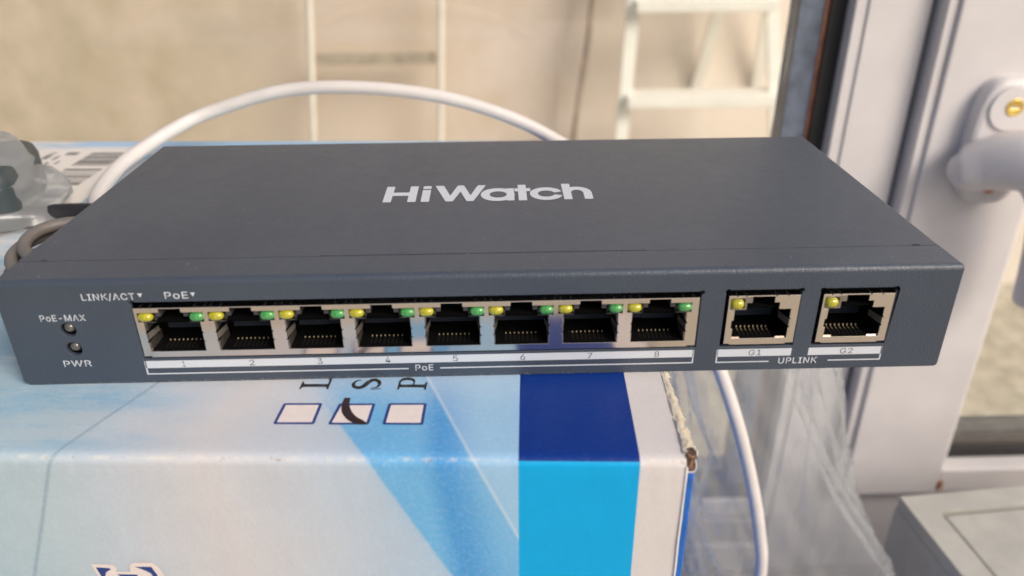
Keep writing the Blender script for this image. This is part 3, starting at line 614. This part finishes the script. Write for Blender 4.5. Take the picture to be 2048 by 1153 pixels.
for i, x in enumerate(port_x):
    bm = bmesh.new(); cavity(bm, x-.02, x+11.67, 8.08, 15.25, YF+.36, 13.5); cavity(bm, x+2.0, x+9.6, 14.9, 18.4, YF+.4, 13.4)
    # stepped LED carriers
    ep = thing_ = from_bm('ethernet_port', bm, M['black'], SWT)
    bm = bmesh.new()
    for sx in (0, 1):
        X = (lambda a: x+a) if not sx else (lambda a: x+11.6-a)
        for (a0, a1, z0, z1, y0) in ((-1.3, 2.35, 14.95, 17.75, 1.1), (2.36, 3.4, 16.1, 17.75, .5), (-1.3, 2.35, 14.8, 15.15, .25), (2.0, 2.36, 14.8, 16.1, .5)):
            a_, b_ = sorted((X(a0), X(a1))); bx(bm, a_, b_, y0, 9, z0, z1)
    from_bm('led_holder', bm, M['greyp'], ep)
    place('status_led', ly, ep, x+.45, .35, 16.35); place('status_led', lg, ep, x+11.1, .35, 16.3)
    pins(x+2.55, ep, z0=8.22)
    bm = bmesh.new()
    # shield lining and spring fingers on both sides
    bx(bm, x+.0, x+.18, .2, 6, 8.15, 10.2); bx(bm, x+11.47, x+11.65, .2, 6, 8.15, 10.2); bx(bm, x+.0, x+.18, .2, 6, 13.0, 15.0); bx(bm, x+11.47, x+11.65, .2, 6, 13.0, 15.0)
    from_bm('shield_lining', bm, M['tin_dark'], ep)
    for s_ in (0, 1):
        bm = bmesh.new(); xa, xb = (x-.05, x+.75) if not s_ else (x+11.7, x+10.9)
        v = [bm.verts.new(p) for p in ((xa, YF+.1, 10.75), (xa, YF+.1, 12.35), (xb, 4.2, 12.1), (xb, 4.2, 10.8))]; bm.faces.new(v)
        bmesh.ops.solidify(bm, geom=bm.faces[:], thickness=.15); from_bm('spring_finger', bm, M['finger'], ep)
# two uplink ports
for u in UP:
    b0 = u+.45; op = [(u+2.0, 8.4), (u+13.9, 8.4), (u+13.9, 10.9), (u+14.3, 11.1), (u+13.95, 11.3), (u+13.95, 12.9), (u+14.35, 13.1), (u+13.95, 13.3), (u+13.95, 15.5), (u+11.35, 15.5), (u+11.35, 17.1), (u+10.2, 17.1), (u+10.2, 18.55), (u+5.4, 18.55), (u+5.4, 18.4), (u+.9, 18.2), (u+.9, 15.4), (u+2.0, 15.3), (u+2.0, 12.9), (u+1.6, 12.75), (u+1.6, 10.9), (u+2.0, 10.75)]
    bm = plate_bm([[(b0, 7.15), (b0+1.2, 7.15), (b0+1.2, 6.85), (b0+13.4, 6.85), (b0+13.4, 7.15), (b0+15.1, 7.15), (b0+15.1, 18.8), (b0, 18.8)], op], YF, .35, .06)
    bx(bm, b0+.05, b0+15.05, YF+.36, 14, 18.5, 18.75); bx(bm, b0+.05, b0+.3, YF+.36, 14, 7, 18.48); bx(bm, b0+14.8, b0+15.05, YF+.36, 14, 7, 18.48)
    shu = from_bm('port_shield', bm, M['tin'], SWT)
    bm = bmesh.new()
    for dx in (1.6, 3.5, 9.9, 12.4): bx(bm, b0+dx, b0+dx+.3, YF-.02, 4, 18.58, 18.86)
    from_bm('shield_slot', bm, M['hole'], shu)
    bm = bmesh.new(); cavity(bm, u+1.7, u+13.97, 8.38, 15.9, YF+.36, 13.5); cavity(bm, u+.95, u+13.0, 15.0, 18.6, YF+1.7, 13.4); ep = from_bm('ethernet_port', bm, M['black'], SWT)
    fl = [[(u+.95, 15.35), (u+4.45, 15.35), (u+4.45, 17.0), (u+5.55, 17.0), (u+5.55, 18.5), (u+.95, 18.5)], rect(u+1.15, u+3.95, 15.7, 17.95)]
    from_bm('led_holder', plate_bm(fl, YF+.1, 3, .05), M['tin_dark'], ep)
    o = place('status_led', ly, ep, u+2.35, .1, 16.8); o.scale = (.92, 1, 1.12)
    pins(u+4.3, ep, .45, 8.6, True)
    bm = bmesh.new()
    v = [bm.verts.new(p) for p in ((u+13.98, YF+.1, 11.25), (u+13.98, YF+.1, 12.95), (u+13.2, 4.4, 12.5), (u+13.2, 4.4, 11.0))]; bm.faces.new(v); bmesh.ops.solidify(bm, geom=bm.faces[:], thickness=.15); from_bm('spring_finger', bm, M['finger'], ep)
    bm = bmesh.new(); bx(bm, u+2.05, u+3.8, .1, 1.2, 8.42, 8.62); bx(bm, u+11.6, u+13.6, .1, 1.2, 8.42, 8.62); from_bm('shield_lining', bm, M['tin'], ep)
# dust on the casing
bm = bmesh.new()
def speck(x, y, z, s_, nrm):
    a = rnd.uniform(0, 6.28); l_ = s_*rnd.uniform(.5, 1.8)
    if nrm == 'z': p = [(x+l_*math.cos(a), y+l_*math.sin(a), z), (x+s_*.5*math.cos(a+2), y+s_*.5*math.sin(a+2), z), (x+s_*.5*math.cos(a+4), y+s_*.5*math.sin(a+4), z), (x, y, z+s_*.7)]
    else: p = [(x+l_*math.cos(a), y, z+l_*math.sin(a)), (x+s_*.5*math.cos(a+2), y, z+s_*.5*math.sin(a+2)), (x+s_*.5*math.cos(a+4), y, z+s_*.5*math.sin(a+4)), (x, y-s_*.7, z)]
    v = [bm.verts.new(q) for q in p]
    for q in ((0, 1, 3), (1, 2, 3), (2, 0, 3), (0, 2, 1)): bm.faces.new([v[i] for i in q])
for _ in range(520): speck(rnd.uniform(2, 198), 2+90*rnd.random()**1.3, H+.01, rnd.choice((.05, .06, .07, .08, .13)), 'z')
for _ in range(110): speck(rnd.uniform(2, 198), -.02, rnd.uniform(.6, 23), rnd.choice((.04, .05, .07)), 'y')
for _ in range(620):
    x = rnd.gauss(62, 28); z = abs(rnd.gauss(0, .28))+.05
    if 3 < x < 190: speck(x, -.02, z, rnd.choice((.05, .07, .09)), 'y')
o = from_bm('dust', bm, M['dust'], SWT); o['kind'] = 'stuff'

# ------------------------------------------------------------------ white cable
cp = [(-8, 62, 3.2), (-20, 84, 3.0), (-31, 106, 3.6), (-35.5, 133, 4.8), (-31.7, 150, 7.5), (-22.7, 160, 12.0), (-11.5, 168, 16), (17.6, 170, 23.6), (45.6, 170, 24.9), (75.2, 170, 21.8), (101.2, 170, 14.9), (125.7, 168, 4.0), (150, 158, -12), (172, 135, -40), (184, 108, -62), (194.3, 100, -88), (204.2, 100, -118), (212.1, 100, -148), (216.5, 100, -176), (216, 104, -230), (205, 130, -300), (190, 170, -369)]
bm = bmesh.new(); tube_bm(bm, spline(cp, 10), 2.6, 14)
tag(from_bm('white_cable', bm, M['cable'], None, True), 'white network cable arching behind the switch and hanging beside the box', 'cable')
# grey coil beside the left edge of the switch, lying on the box
K = thing('cable_coil', 'small coil of grey-beige cable with its shaded inside filled dark, left of the switch', 'cable coil', (-.013, .055, 0))
bm = bmesh.new()
for (R1, zc, ty, tx) in ((17.5, 3.0, 0, 0), (16.2, 6.6, .06, .1), (13.0, 5.0, .05, -.1), (12.2, 9.6, .12, .16)):
    lp = []
    for i in range(41):
        a = i/40*6.28318; p = Vector((R1*math.cos(a), R1*.86*math.sin(a), 0)); p.rotate(Matrix.Rotation(tx, 3, 'X')@Matrix.Rotation(ty, 3, 'Y')); lp.append((p.x, p.y, p.z+zc))
    tube_bm(bm, lp, 1.7, 12, False)
bmesh.ops.remove_doubles(bm, verts=bm.verts, dist=.001); from_bm('cable_loops', bm, M['coil'], K, True)
bm = bmesh.new(); bmesh.ops.create_cone(bm, cap_ends=True, segments=40, radius1=11, radius2=10, depth=5); bmesh.ops.translate(bm, vec=(0, 0, 2.8), verts=bm.verts); from_bm('coil_shade_core', bm, M['gasket'], K)  # dark cone added in place of the shade inside the coil
bm = bmesh.new(); tube_bm(bm, spline([(8, 10, 4), (4, 22, 4.5), (-2, 32, 4), (-18, 38, 3), (-34, 36, 3)], 8), 3.6, 12); from_bm('coil_shade_tube', bm, M['gasket'], K, True)  # black tube added for the shaded area between coil and label

# ------------------------------------------------------------------ plastic films
def crumple(name, mat, parent, cx, cy, z0, z1, wx, wy, seed, nz_=90, na=120, lean=(0, 0), amp=.28, twist=0., facet=False):
    bm = bmesh.new(); rings = []
    for i in range(nz_+1):
        f = i/nz_; z = z0+(z1-z0)*f; ring = []
        for k in range(na):
            a = k/na*6.28318; d = Vector((math.cos(a), math.sin(a), 0))
            ap = a+twist*f; d0 = d; d = Vector((math.cos(ap), math.sin(ap), 0))
            q = Vector((d.x*1.4+seed, d.y*1.4, f*3.0)); n1 = noise.noise(q); 
            q2 = Vector((d.x*3+f*2+seed*2, d.y*3, f*2.2)); n2 = 1-abs(noise.noise(q2))*2
            q3 = Vector((d.x*7+seed*3, d.y*7-f*4, f*6)); n3 = 1-abs(noise.noise(q3))*2
            d = d0; rr2 = 1+amp*(n1+.55*n2+.22*n3)-amp*.4
            ring.append(bm.verts.new((cx(f)+lean[0]*f+d.x*wx(f)*rr2, cy(f)+lean[1]*f+d.y*wy(f)*rr2, z+3*n2)))
        rings.append(ring)
    for a, b in zip(rings, rings[1:]):
        for k in range(na): bm.faces.new((a[k], a[(k+1) % na], b[(k+1) % na], b[k]))
    return from_bm(name, bm, mat, parent, not facet)
pb = crumple('plastic_bag', M['film'], None, lambda f: 292-100*f, lambda f: 134, -371, -30, lambda f: 64-40*f, lambda f: 18-6*f, 3.3, twist=2.6, amp=.34)
tag(pb, 'clear crumpled plastic bag hanging between the cardboard box and the sash', 'plastic bag')
Bg = thing('wrapped_adapter', 'dark teal item wrapped in bluish plastic film at the left edge', 'wrapped item', (-.0675, .098, 0), math.radians(14))
bm = bmesh.new(); bx(bm, -22, 19, -20, 20, 1.2, 21, bev=5, seg=4); from_bm('adapter_body', bm, M['teal'], Bg, True)
crumple('plastic_wrap', M['film_b'], Bg, lambda f: 0, lambda f: 0, .6, 25.5, lambda f: 29-17*f**2, lambda f: 28-14*f**2, 9.1, nz_=12, na=20, amp=.30, twist=1.1, facet=False)
